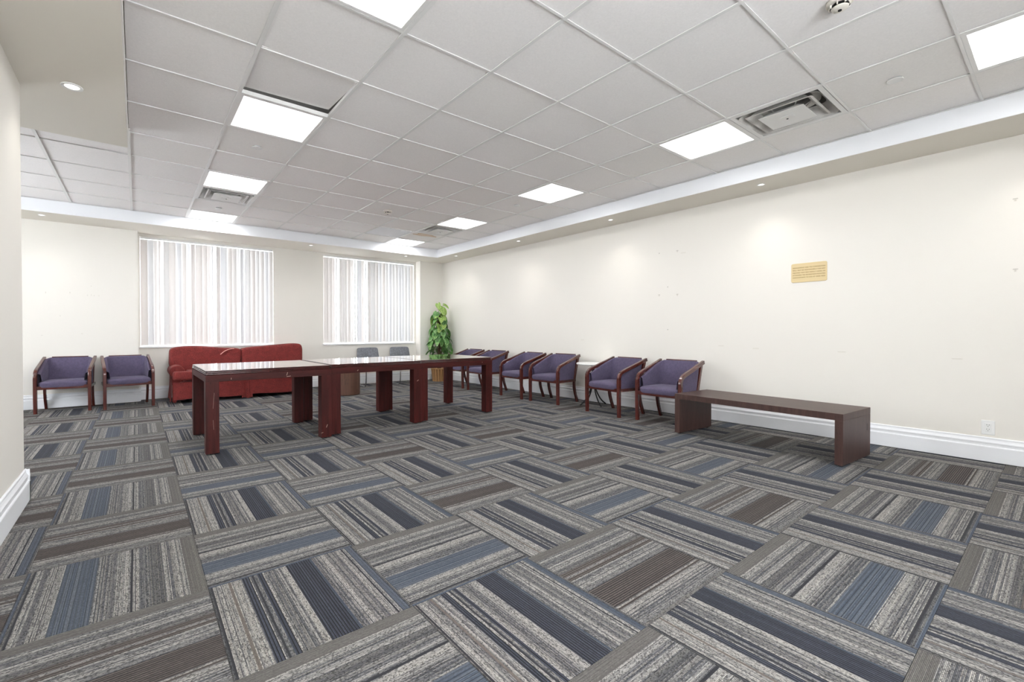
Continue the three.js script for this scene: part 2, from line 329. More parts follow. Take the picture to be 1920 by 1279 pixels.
structMesh('baseboard_corner', join(baseRun(XP1 - B, ZPIER, XW, ZPIER), baseRun(XP1, ZWIN, XP1, ZPIER + B)), whitePaint, 'tall white moulded baseboard in the plant corner', 'baseboard');
structMesh('baseboard_left', join(baseRun(XL, ZNEAR, XL, ZLEND - B), baseRun(XL + B, ZLEND, XOUT, ZLEND)), whitePaint, 'tall white moulded baseboard on the wall end close beside the viewer', 'baseboard');

// ---------------------------------------------------------------- soffits, beam, ceiling grid
const soffit = struct('trim', 'cream soffit with white upright face around the ceiling', 'soffit');
mesh('soffit_board', join(bx(XF, XW, SOF, TOP, ZWIN, ZNEAR), bx(XOUT, XF, SOF, TOP, ZWIN, ZF)), soffitPaint, soffit);
mesh('fascia', join(bx(XF - 0.006, XF, SOF + 0.001, CEIL + 0.02, ZF, ZNEAR), bx(XOUT, XF - 0.006, SOF + 0.001, CEIL + 0.02, ZF, ZF + 0.006)), whitePaint, soffit);
const beam = struct('beam', 'low cream ceiling beam above the wall end with one downlight', 'beam');
mesh('beam_board', bx(XOUT, BEAM_X - 0.006, SOF, TOP, BEAM_Z, ZNEAR), soffitPaint, beam);
mesh('fascia', bx(BEAM_X - 0.006, BEAM_X, SOF + 0.001, CEIL + 0.02, BEAM_Z, ZNEAR), new THREE.MeshStandardMaterial({ color: lin(0.8, 0.77, 0.74), roughness: 0.6 }), beam);

const GX = 0.567, GZ = -3.436, GP = 0.61;
const gx = (i) => GX + GP * i, gz = (j) => GZ - GP * j;
const ceiling = struct('ceiling', 'suspended ceiling of pale square tiles in a white metal grid', 'ceiling');
mesh('ceiling_slab', bx(XOUT - TH, XW + TH, TOP, TOP + 0.12, ZWIN - TH, ZNEAR + TH), concrete, ceiling);
const tileBump = dataTex(256, 256, (u, v) => { const k = 170 + 70 * (vnoise(u * 90, v * 90, 90, 90) - 0.5) - (vnoise(u * 128 + 7, v * 128, 128, 128) > 0.82 ? 60 : 0); return [k, k, k]; }, false, 1);
const tileMap = (s, tint) => dataTex(128, 128, (u, v) => { const k = 1 + 0.03 * (vnoise(u * 120 + s, v * 120, 120, 120) - 0.5); return tint.map((q) => q * k); }, true, 1);
const tileMats = [[246, 243, 241], [244, 241, 238], [247, 244, 242]].map((t, s) => new THREE.MeshStandardMaterial({ map: tileMap(s * 17, t), bumpMap: tileBump, bumpScale: 0.0003, roughness: 0.92 }));
const newTile = new THREE.MeshStandardMaterial({ map: tileMap(3, [246, 247, 250]), bumpMap: tileBump, bumpScale: 0.0003, roughness: 0.8 });
const stainTile = (() => {
  const n = 256, cv = document.createElement('canvas'); cv.width = cv.height = n; const g = cv.getContext('2d');
  g.fillStyle = '#f1eeea'; g.fillRect(0, 0, n, n);
  const blob = (r, col) => { g.fillStyle = col; g.beginPath(); for (let i = 0; i <= 40; i++) { const a = i / 40 * Math.PI * 2, q = r * (1 + 0.16 * Math.sin(a * 3 + 1) + 0.1 * Math.sin(a * 5)); const x = 118 + Math.cos(a) * q * 2.4, y = 62 + Math.sin(a) * q; i ? g.lineTo(x, y) : g.moveTo(x, y); } g.fill(); };
  blob(36, '#c9a987'); blob(33, '#e2cdb6'); blob(22, '#e6d5c3');
  const t = new THREE.CanvasTexture(cv); t.colorSpace = THREE.SRGBColorSpace; return new THREE.MeshStandardMaterial({ map: t, bumpMap: tileBump, bumpScale: 0.0003, roughness: 0.92 });
})();
const LIGHTS = [[0, -6], [0, -3], [0, 0], [0, 3], [0, 6], [5, -6], [5, -3], [5, 0], [5, 3], [5, 6]];
const VENTS = [[0, 4], [5, -4], [5, 4]];
const at = (list, i, j) => list.some(([a, b]) => a === i && b === j);
{
  const cache = new Map();
  const tileGeo = (w, d) => { const k = w.toFixed(3) + d.toFixed(3); if (!cache.has(k)) { const g = new RoundedBoxGeometry(w, 0.016, d, 1, 0.0015), p = g.attributes.position, uv = g.attributes.uv; for (let i = 0; i < p.count; i++) uv.setXY(i, p.getX(i) / w + 0.5, p.getZ(i) / d + 0.5); cache.set(k, g); } return cache.get(k); };
  let n = 0;
  for (let j = -11; j <= 6; j++) for (let i = -7; i <= 6; i++) {
    const x0 = Math.max(gx(i), XOUT), x1 = Math.min(gx(i + 1), XF - 0.006), z1 = Math.min(gz(j), ZNEAR), z0 = Math.max(gz(j + 1), ZF + 0.006);
    if (x1 - x0 < 0.03 || z1 - z0 < 0.03) continue;
    if (x1 <= BEAM_X + 0.03 && z0 >= BEAM_Z - 0.05) continue;
    if (at(LIGHTS, i, j) || at(VENTS, i, j)) continue;
    let zz1 = z1; if (x1 <= BEAM_X + 0.03 && z1 > BEAM_Z) zz1 = BEAM_Z;
    const crooked = i === 0 && j === -1;
    const m = i === 4 && j === 5 ? newTile : i === 5 && j === 5 ? stainTile : tileMats[(n++ * 5 + (i * i)) % 3];
    const t = mesh('ceiling_tile', tileGeo(x1 - x0 - 0.006, zz1 - z0 - 0.006), m, ceiling);
    t.position.set((x0 + x1) / 2, CEIL + 0.0155, (z0 + zz1) / 2);
    if (crooked) { t.rotation.set(0.055, 0.01, 0.025); t.position.y += 0.022; t.position.z += 0.016; t.userData.label = 'crooked ceiling tile lifted out of its frame along one edge'; }
  }
  for (let i = -6; i <= 6; i++) {       // main tees along the room
    const z1 = gx(i) <= BEAM_X + 0.01 ? BEAM_Z : ZNEAR, g = join(bx(gx(i) - 0.012, gx(i) + 0.012, CEIL - 0.001, CEIL + 0.003, ZF + 0.006, z1), bx(gx(i) - 0.0015, gx(i) + 0.0015, CEIL + 0.003, CEIL + 0.035, ZF + 0.006, z1));
    mesh('grid_bar', g, gridMetal, ceiling);
  }
  for (let j = -10; j <= 6; j++) {      // cross tees
    const x0 = gz(j) > BEAM_Z ? BEAM_X : XOUT;
    mesh('grid_bar', join(bx(x0, XF - 0.006, CEIL - 0.0005, CEIL + 0.003, gz(j) - 0.0075, gz(j) + 0.0075), bx(x0, XF - 0.006, CEIL + 0.003, CEIL + 0.03, gz(j) - 0.0015, gz(j) + 0.0015)), gridMetal, ceiling);
  }
  mesh('edge_angle', join(bx(XF - 0.022, XF - 0.006, CEIL - 0.0005, CEIL + 0.003, ZF + 0.006, ZNEAR), bx(XOUT, XF - 0.006, CEIL - 0.0005, CEIL + 0.003, ZF + 0.006, ZF + 0.022)), gridMetal, ceiling);
}

// ---------------------------------------------------------------- ceiling light panels
const glowMat = new THREE.MeshStandardMaterial({ color: lin(0.9, 0.9, 0.9), roughness: 0.5, emissive: PANEL_COLOR, emissiveIntensity: PANEL_GLOW });
const panelLabels = {
  '0,0': 'square lit ceiling panel touching the dark gap of the crooked ceiling tile', '0,3': 'square lit ceiling panel touching the air diffuser in the row ending above the red sofa',
  '0,6': 'square lit ceiling panel against the soffit above the red sofa', '0,-3': 'square lit ceiling panel one flat tile away from the crooked ceiling tile',
  '5,-6': 'square lit ceiling panel one capped tile away from the dusty air diffuser', '5,-3': 'square lit ceiling panel touching the dusty air diffuser beside the long wall',
  '5,0': 'square lit ceiling panel beside the long wall, touching no air diffuser or soffit', '5,3': 'square lit ceiling panel touching the air diffuser next to the brown stained tile',
  '5,6': 'square lit ceiling panel against the soffit near the potted plant corner',
};
for (const [i, j] of LIGHTS) {
  const x0 = gx(i) + 0.012, x1 = gx(i + 1) - 0.012, z1 = gz(j) - 0.008, z0 = Math.max(gz(j + 1) + 0.008, ZF + 0.022), f = 0.022;
  const cx = (x0 + x1) / 2, cz = (z0 + z1) / 2, w = (x1 - x0) / 2, d = (z1 - z0) / 2;
  const t = thing('ceiling_light', panelLabels[i + ',' + j] ?? 'square lit ceiling panel in the sofa row closest to the near wall', 'ceiling light', [cx, CEIL, cz], 0, 'square ceiling light panels');
  mesh('frame', join(bx(-w, w, 0, 0.012, -d, -d + f), bx(-w, w, 0, 0.012, d - f, d), bx(-w, -w + f, 0, 0.012, -d + f, d - f), bx(w - f, w, 0, 0.012, -d + f, d - f), bx(-w + 0.07, w - 0.07, 0.0125, 0.05, -d + 0.07, d - 0.07)), gridMetal, t);
  mesh('diffuser', bx(-w + f, w - f, 0.004, 0.0115, -d + f, d - f), glowMat, t);
  const l = new THREE.RectAreaLight(PANEL_COLOR, PANEL_LIGHT, 2 * (w - f) - 0.01, 2 * (d - f) - 0.01);
  l.position.set(0, -0.002, 0); l.rotation.x = -Math.PI / 2; l.name = 'panel_light'; t.add(l);
}

// ---------------------------------------------------------------- air diffusers
const ductMetal = new THREE.MeshStandardMaterial({ color: lin(0.5, 0.5, 0.5), roughness: 0.5, metalness: 0.6, side: THREE.DoubleSide });
const ventMetal = new THREE.MeshStandardMaterial({ color: lin(0.8, 0.79, 0.77), roughness: 0.5 });
const ventDust = new THREE.MeshStandardMaterial({ map: dataTex(256, 256, (u, v) => { const k = clamp(vnoise(u * 5, v * 5, 5, 5) * 1.5 - 0.55) * 0.55 + 0.08 * vnoise(u * 60, v * 60, 60, 60); return mix3([228, 226, 222], [128, 124, 118], k); }, true, 2), roughness: 0.6, side: THREE.DoubleSide });
const squareCone = (a, ya, b, yb, r = 0.12) => {   // frustum between two rounded squares (half sizes a, b)
  const ring = (s, q) => { const o = []; const rad = r * s; for (let c = 0; c < 4; c++) for (let k = 0; k <= 6; k++) { const an = c * Math.PI / 2 + k / 6 * Math.PI / 2, cx = [1, -1, -1, 1][c] * (s - rad), cz = [1, 1, -1, -1][c] * (s - rad); o.push([cx + Math.cos(an) * rad, q, cz + Math.sin(an) * rad]); } o.push(o[0]); return o; };
  const A = ring(a, ya), Bn = ring(b, yb);
  return grid(A.length - 1, 1, (u, v) => { const k = Math.round(u * (A.length - 1)), p = v < 0.5 ? A[k] : Bn[k]; return [...p, p[0], p[2]]; });
};
const ventLabels = ['square stepped air diffuser in the ceiling row above the red sofa', 'dusty square air diffuser in the ceiling beside the long wall', 'square stepped air diffuser touching the brown stained ceiling tile'];
VENTS.forEach(([i, j], q) => {
  const t = thing('air_diffuser', ventLabels[q], 'air vent', [gx(i) + GP / 2, CEIL, gz(j) - GP / 2], 0, 'ceiling air diffusers');
  const s = 0.293;
  mesh('frame', join(bx(-s, s, 0, 0.006, -s, -s + 0.03), bx(-s, s, 0, 0.006, s - 0.03, s), bx(-s, -s + 0.03, 0, 0.006, -s + 0.03, s - 0.03), bx(s - 0.03, s, 0, 0.006, -s + 0.03, s - 0.03)), ventMetal, t);
  const dbl = ventMetal.clone(); dbl.side = THREE.DoubleSide;
  mesh('bowl', join(squareCone(s - 0.03, 0.0, 0.2, 0.085, 0.3), squareCone(0.2, 0.085, 0.15, 0.1, 0.9)), q === 1 ? ventDust : dbl, t);
  mesh('duct', new THREE.CylinderGeometry(0.152, 0.152, 0.14, 40, 1, true).translate(0, 0.165, 0), ductMetal, t);
  mesh('louver', join(squareCone(0.215, -0.004, 0.2, -0.004, 0.05), squareCone(0.2, -0.004, 0.155, 0.045, 0.05)), q === 1 ? ventDust : dbl, t);
  const plate = mesh('centre_plate', join(squareCone(0.146, -0.016, 0.09, 0.022, 0.05), bx(-0.146, 0.146, -0.0185, -0.016, -0.146, 0.146)), dbl, t);
  mesh('boss', new THREE.CylinderGeometry(0.05, 0.055, 0.006, 32).translate(0, -0.0215, 0), ventMetal, plate);
  mesh('screw', new THREE.CylinderGeometry(0.007, 0.007, 0.003, 12).translate(0, -0.026, 0), blackMetal, plate);
  for (const [a, b] of [[1, 1], [-1, 1], [1, -1], [-1, -1]]) mesh('strut', tube([[a * 0.06, 0.02, b * 0.06], [a * 0.11, 0.09, b * 0.11]], 0.004, 4, 6), ventMetal, t);
});

// ---------------------------------------------------------------- concealed sprinkler caps, smoke detectors
[[0.858, -4.363, 'flat round sprinkler cap in the tile beside the panel at the crooked tile'], [0.874, -6.823, 'flat round sprinkler cap between air diffuser and last panel above the sofa'],
  [3.923, -0.697, 'flat round sprinkler cap in the tile next to the dusty air diffuser'], [3.922, -4.343, 'flat round sprinkler cap beside the panel that touches no diffuser']].forEach(([x, z, label]) => {
  const t = thing('sprinkler_cap', label, 'sprinkler', [x, CEIL + 0.005, z], 0, 'round sprinkler caps');
  mesh('cover', new THREE.LatheGeometry([[0, -0.013], [0.038, -0.013], [0.042, -0.0115], [0.042, -0.009], [0, -0.009]].map((p) => new THREE.Vector2(...p)).reverse(), 40), plasticWhite, t);
  mesh('collar', new THREE.CylinderGeometry(0.034, 0.034, 0.012, 32).translate(0, -0.004, 0), ductMetalOuter, t);
});
[[2.714, -5.596, 'small white smoke detector on the ceiling toward the windows'], [2.78, -0.70, 'ivory smoke detector on the ceiling tile near the dusty diffuser']].forEach(([x, z, label]) => {
  const t = thing('smoke_detector', label, 'smoke detector', [x, CEIL + 0.005, z], 0, 'ceiling smoke detectors');
  const P = (a) => a.map((p) => new THREE.Vector2(...p));
  mesh('base', new THREE.LatheGeometry(P([[0, -0.02], [0.05, -0.02], [0.056, -0.014], [0.056, 0], [0, 0]]).reverse(), 36), plasticIvory, t);
  mesh('chamber', new THREE.CylinderGeometry(0.034, 0.04, 0.012, 24).translate(0, -0.026, 0), blackPlastic, t);
  const cap = mesh('cap', new THREE.LatheGeometry(P([[0, -0.046], [0.022, -0.046], [0.034, -0.04], [0.036, -0.034], [0.02, -0.032], [0, -0.032]]).reverse(), 36), plasticIvory, t);
  mesh('sensor', new THREE.CylinderGeometry(0.008, 0.008, 0.004, 12).translate(0, -0.048, 0), blackPlastic, cap);
  for (let k = 0; k < 8; k++) mesh('rib', bx(-0.002, 0.002, -0.034, -0.018, 0.036, 0.045).rotateY(k * Math.PI / 4), plasticIvory, t);
});

// ---------------------------------------------------------------- recessed downlights
const lensMat = new THREE.MeshStandardMaterial({ color: lin(0.9, 0.9, 0.88), emissive: SPOT_COLOR, emissiveIntensity: 2.4, roughness: 0.4 });
const spots = [[4.966, -7.254, 'small recessed downlight in the long wall soffit closest to the plant corner'], [4.961, -5.448, 'small recessed downlight in the long wall soffit, second from the plant corner'],
  [4.99, -3.678, 'small recessed downlight in the long wall soffit, third from the plant corner'], [5.004, -1.887, 'small recessed downlight in the long wall soffit before the brass notice plate'],
  [4.99, -0.1, 'small recessed downlight in the long wall soffit past the brass notice plate'], [4.99, 1.7, 'small recessed downlight in the long wall soffit at its unseen end'],
  [-0.945, -7.86, 'small recessed downlight above the two purple chairs'], [2.377, -7.852, 'small recessed downlight above the wall between the windows'], [4.193, -7.86, 'small recessed downlight above the blind by the plant corner'],
  [-0.30, -3.645, 'recessed downlight with white ring in the low cream beam']];
for (const [x, z, label] of spots) {
  const big = x === -0.30, r = big ? 0.052 : 0.036;
  const t = thing('downlight', label, 'downlight', [x, SOF, z], 0, 'recessed downlights');
  mesh('ring', new THREE.LatheGeometry([[r, 0], [r, -0.004], [r * 0.95, -0.006], [r * 0.68, -0.004], [r * 0.66, -0.001], [r * 0.66, 0]].map((p) => new THREE.Vector2(...p)).reverse(), 36), plasticWhite, t);
  mesh('lens', new THREE.CylinderGeometry(r * 0.66, r * 0.66, 0.002, 28).translate(0, -0.0015, 0), lensMat, t);
  const l = new THREE.SpotLight(SPOT_COLOR, SPOT_LIGHT, 0, 0.95, 0.9, 2); l.position.set(0, -0.008, 0); l.target.position.set(0, -2, 0); l.castShadow = true; l.name = 'spot_light'; l.shadow.radius = 2; t.add(l, l.target);
}

// ---------------------------------------------------------------- windows and vertical blinds
const glass = new THREE.MeshPhysicalMaterial({ color: 0xffffff, transmission: 1, thickness: 0, roughness: 0.02 });
const slatMats = [[0.68, 0.67, 0.66], [0.66, 0.635, 0.615], [0.67, 0.67, 0.68], [0.68, 0.645, 0.62]].map((c) => new THREE.MeshPhysicalMaterial({ color: lin(...c), transmission: 0.03, thickness: 0, roughness: 1, side: THREE.DoubleSide }));
WIN.forEach((w, q) => {
  const g = struct('window_' + (q + 1), q ? 'wide window with white sill near the plant corner' : 'wide window with white sill behind the red sofa', 'window');
  const z0 = ZWIN - 0.14, z1 = ZWIN - 0.09, f = 0.05, xm = (w.x0 + w.x1) / 2;
  mesh('window_frame', join(bx(w.x0, w.x1, w.y0, w.y0 + f, z0, z1), bx(w.x0, w.x1, w.y1 - f, w.y1, z0, z1), bx(w.x0, w.x0 + f, w.y0 + f, w.y1 - f, z0, z1), bx(w.x1 - f, w.x1, w.y0 + f, w.y1 - f, z0, z1), bx(xm - f / 2, xm + f / 2, w.y0 + f, w.y1 - f, z0, z1)), sillMat, g);
  mesh('pane', bx(w.x0 + f, xm - f / 2, w.y0 + f, w.y1 - f, z0 + 0.02, z0 + 0.026), glass, g);
  mesh('pane', bx(xm + f / 2, w.x1 - f, w.y0 + f, w.y1 - f, z0 + 0.02, z0 + 0.026), glass, g);
  mesh('window_sill', bx(w.x0 - 0.02, w.x1 + 0.02, w.y0 - 0.022, w.y0 + 0.003, ZWIN - 0.09, ZWIN + 0.028, 0.004), sillMat, g);
  const b = thing('vertical_blind', q ? 'white vertical slat blind on the window near the plant corner' : 'white vertical slat blind on the window behind the red sofa', 'blind', [w.x0, w.y0, ZWIN - 0.02], 0);
  const wd = w.x1 - w.x0, ht = w.y1 - w.y0;
  mesh('headrail', join(bx(0.004, wd - 0.004, ht - 0.034, ht - 0.002, -0.022, 0.02, 0.003)), plasticWhite, b);
  seed = 4000 + q * 31;
  const n = 26, pitch = (wd - 0.03) / n, open = q ? { 3: 0.75, 4: 0.6, 8: 0.85, 11: 0.8, 12: 0.5 } : { 3: 0.8, 4: 0.5, 9: 0.7, 13: 0.9, 14: 0.6, 19: 0.75 };
  const slat = grid(6, 2, (u, v) => { const x = (u - 0.5) * 0.089, c = (1 - (2 * u - 1) ** 2) * 0.006; return [x, -v * (ht - 0.06), c]; });
  for (let k = 0; k < n; k++) {
    const s = mesh('slat', slat, slatMats[Math.floor(rnd() * 4)], b);
    s.position.set(0.015 + pitch * (k + 0.5) + rr(-0.003, 0.003), ht - 0.042, 0); s.rotation.y = -0.14 + rr(-0.03, 0.03) + (open[k] ?? 0);
  }
});

// the two bare windows that light the room from its side and from behind the viewer
for (const [name, label, w, turn, pos] of [
  ['window_3', 'wide bare window in the side wall past the purple chairs', SIDEWIN.z1 - SIDEWIN.z0, HALFPI, [XOUT - TH / 2, 0, (SIDEWIN.z0 + SIDEWIN.z1) / 2]],
  ['window_4', 'wide bare window in the wall behind the viewer', NEARWIN.x1 - NEARWIN.x0, 0, [(NEARWIN.x0 + NEARWIN.x1) / 2, 0, ZNEAR + TH / 2]]]) {
  const g = struct(name, label, 'window'), x = w / 2, f = 0.05, y0 = 0.8, y1 = 2.45; g.position.set(...pos); g.rotation.y = turn;
  const n = Math.round(w / 1.4), bars = [bx(-x, x, y0, y0 + f, -0.025, 0.025), bx(-x, x, y1 - f, y1, -0.025, 0.025)];
  for (let k = 0; k <= n; k++) { const c = lerp(-x + f / 2, x - f / 2, k / n); bars.push(bx(c - f / 2, c + f / 2, y0 + f, y1 - f, -0.025, 0.025)); }
  mesh('window_frame', join(...bars), sillMat, g);
  for (let k = 0; k < n; k++) mesh('pane', bx(lerp(-x + f / 2, x - f / 2, k / n) + f / 2, lerp(-x + f / 2, x - f / 2, (k + 1) / n) - f / 2, y0 + f, y1 - f, -0.003, 0.003), glass, g);
}

// ---------------------------------------------------------------- purple tub armchairs
function makeChair(label) {
  const t = thing('tub_armchair', label, 'chair', [0, 0, 0], 0, 'purple tub armchairs with reddish wood frames');
  const X = 0.258;
  for (const s of [-1, 1]) {
    mesh('leg', metreUV(sideBar([[0.236, 0], [0.24, 0.2], [0.24, 0.445]], (u) => 0.034 + 0.01 * u, 0.036, s * X), false), cherry, t);
    const arm = curve2([[0.24, 0.44], [0.238, 0.475], [0.215, 0.515], [0.16, 0.545], [0.0, 0.594], [-0.15, 0.64], [-0.248, 0.671]], 28);
    mesh('armrest', metreUV(sideBar(arm, 0.04, 0.036, s * X, 0.007), true), cherry, t);
    mesh('leg', metreUV(sideBar(curve2([[-0.24, 0.655], [-0.195, 0.5], [-0.152, 0.33], [-0.158, 0.18], [-0.225, 0]], 20), (u) => 0.04 - 0.006 * u, 0.03, s * (X - 0.018))), cherry, t);
    mesh('side_rail', bx(s * X - 0.015, s * X + 0.015, 0.302, 0.338, -0.15, 0.225, 0.003, true), cherry, t);
  }
  mesh('front_rail', bx(-X + 0.015, X - 0.015, 0.298, 0.342, 0.222, 0.252, 0.004, false), cherry, t);
  mesh('back_rail', bx(-X + 0.02, X - 0.02, 0.302, 0.338, -0.165, -0.14, 0.003), cherry, t);
  // upholstered shell: plan path along both sides and round the back
  const xo = X - 0.012, plan = (u) => {            // u 0..1 -> x, z (seat level), outward normal
    const a = 0.31, r = 0.07, back = 2 * (xo - r), arc = r * Math.PI / 2, L = 2 * a + 2 * arc + back; let d = u * L;
    if (d < a) return [-xo, 0.215 - d, -1, 0]; d -= a;
    if (d < arc) { const q = d / r; return [-xo + r - Math.cos(q) * r, 0.215 - a - Math.sin(q) * r, -Math.cos(q), -Math.sin(q)]; } d -= arc;
    if (d < back) return [-xo + r + d, 0.215 - a - r, 0, -1]; d -= back;
    if (d < arc) { const q = d / r; return [xo - r + Math.sin(q) * r, 0.215 - a - Math.cos(q) * r, Math.sin(q), -Math.cos(q)]; } d -= arc;
    return [xo, 0.215 - a + d, 1, 0];
  };
  const shell = (off) => grid(72, 10, (u, v) => {
    const [x, z, nx, nz] = plan(u), depth = clamp((0.215 - z) / 0.38);
    const topY = lerp(0.488, 0.672, clamp((0.2 - z) / 0.36)), y = lerp(0.325, topY, v);
    const lean = depth * depth * (y - 0.325) * 0.25, puff = off < 0 ? -0.012 * Math.sin(v * Math.PI) : 0;
    return [x + nx * (off + puff), y, z + nz * (off + puff) - lean, u * 1.3, y];
  });
  const inner = shell(-0.032), outer = shell(0.004), edge = grid(72, 4, (u, v) => {
    const [x, z, nx, nz] = plan(u), depth = clamp((0.215 - z) / 0.38), topY = lerp(0.488, 0.672, clamp((0.2 - z) / 0.36)), o = lerp(-0.032, 0.004, v);
    return [x + nx * o, topY + 0.008 * Math.sin(v * Math.PI), z + nz * o - depth * depth * (topY - 0.325) * 0.25, u * 1.3, v * 0.04];
  });
  mesh('backrest', join(inner, outer, edge), purpleDouble, t);
  const topRail = []; for (let k = 0; k <= 24; k++) { const u = lerp(0.345, 0.655, k / 24), [x, z, nx, nz] = plan(u), ty = lerp(0.488, 0.672, clamp((0.2 - z) / 0.36)); topRail.push([x + nx * 0.002, ty + 0.012, z + nz * 0.002 - clamp((0.215 - z) / 0.38) ** 2 * (ty - 0.325) * 0.25]); }
  mesh('top_rail', tube(topRail, 0.008, 40, 8), cherry, t);
  const seat = cushion(0.478, 0.105, 0.44, 0.2, 0.5); seat.translate(0, 0.352, 0.038);
  mesh('seat', seat, purple, t);
  return t;
}
const purpleDouble = purple.clone(); purpleDouble.side = THREE.DoubleSide;
const HALF = Math.PI / 2;
const chair0 = makeChair('purple tub armchair against the far wall, one chair away from the red sofa');
chair0.position.set(-0.735, 0, -7.975); chair0.rotation.y = -0.06;
dup(chair0, [-0.105, 0, -7.90], 0.1, 'purple tub armchair against the far wall beside the red sofa arm');
for (const [x, z, turn, label] of [
  [4.84, -2.76, 0.0, 'purple tub armchair beside the end of the low brown bench'],
  [4.80, -3.455, -0.1, 'purple tub armchair between the white side table and the chair at the bench'],
  [4.87, -4.565, 0.06, 'purple tub armchair on the plant side of the white round side table'],
  [4.86, -5.235, -0.06, 'purple tub armchair second from the white round side table toward the plant'],
  [4.87, -6.14, 0.02, 'purple tub armchair one chair away from the potted plant'],
  [4.90, -6.86, 0.0, 'purple tub armchair right beside the potted plant'],
]) dup(chair0, [x, 0, z], -HALF + turn, label);

// ---------------------------------------------------------------- three square mahogany tables
function makeTable(label, w, d, pos, turn, chips) {
  const t = thing('square_table', label, 'table', pos, turn, 'square dark red wood tables pushed together');
  const h = 0.70, x = w / 2, z = d / 2, leg = 0.098;
  for (const [a, b] of [[1, 1], [-1, 1], [1, -1], [-1, -1]]) {
    const l = mesh('leg', bx(a > 0 ? x - leg : -x, a > 0 ? x : -x + leg, 0.012, 0.61, b > 0 ? z - leg : -z, b > 0 ? z : -z + leg, 0.003), mahogany, t);
    mesh('glide', new THREE.CylinderGeometry(0.016, 0.02, 0.014, 16).translate(a * (x - leg / 2), 0.007, b * (z - leg / 2)), blackPlastic, l);
  }
  const y0 = 0.605, y1 = 0.662;
  mesh('apron', join(bx(-x, x, y0, y1, z - 0.03, z, 0.002, true), bx(-x, x, y0, y1, -z, -z + 0.03, 0.002, true), bx(-x, -x + 0.03, y0, y1, -z + 0.03, z - 0.03, 0, true), bx(x - 0.03, x, y0, y1, -z + 0.03, z - 0.03, 0, true)), mahogany, t);
  for (let k = 0; k < 3; k++) { const e = [0.0, 0.002, 0.004][k], y = 0.6655 + k * 0.0125; mesh('edge_band', bx(-x + e, x - e, y, y + 0.0085, -z + e, z - e, 0.004, true), polished, t); mesh('edge_groove', bx(-x + 0.014, x - 0.014, y - 0.0042, y + 0.0002, -z + 0.014, z - 0.014), mahogany, t); }
  mesh('top', bx(-x + 0.012, x - 0.012, 0.6985, h, -z + 0.012, z - 0.012), tableTopMat, t);
  const pale = new THREE.MeshStandardMaterial({ color: 0xa98f80, roughness: 0.8 });
  for (const [cx, cy, len, wd, an] of chips) { const c = mesh('chip', new THREE.BoxGeometry(len, wd, 0.0012), pale, t); c.position.set(cx, cy, z + 0.0004); c.rotation.z = an; }
  return t;
}
makeTable('square dark red wood table in front of the sofa with a pale scratched apron', 1.045, 0.985, [0.962, 0, -4.782], 0.012,
  [[0.115, 0.64, 0.03, 0.005, 1.25], [0.128, 0.617, 0.036, 0.005, 0.1], [-0.335, 0.625, 0.014, 0.004, 1.5], [-0.465, 0.45, 0.13, 0.0013, 1.5], [-0.468, 0.25, 0.08, 0.0012, 1.62], [0.475, 0.12, 0.03, 0.005, 1.2], [0.43, 0.06, 0.02, 0.004, 0.2]]);
makeTable('square dark red wood table in the middle of the three joined tables', 1.02, 0.985, [2.016, 0, -4.862], 0.004, [[-0.235, 0.63, 0.014, 0.007, 0.8], [0.46, 0.48, 0.025, 0.005, 0.6]]);
makeTable('square dark red wood table at the plant end of the joined tables', 1.04, 0.985, [3.053, 0, -4.905], 0.0, [[0.36, 0.64, 0.008, 0.006, 0.4]]);

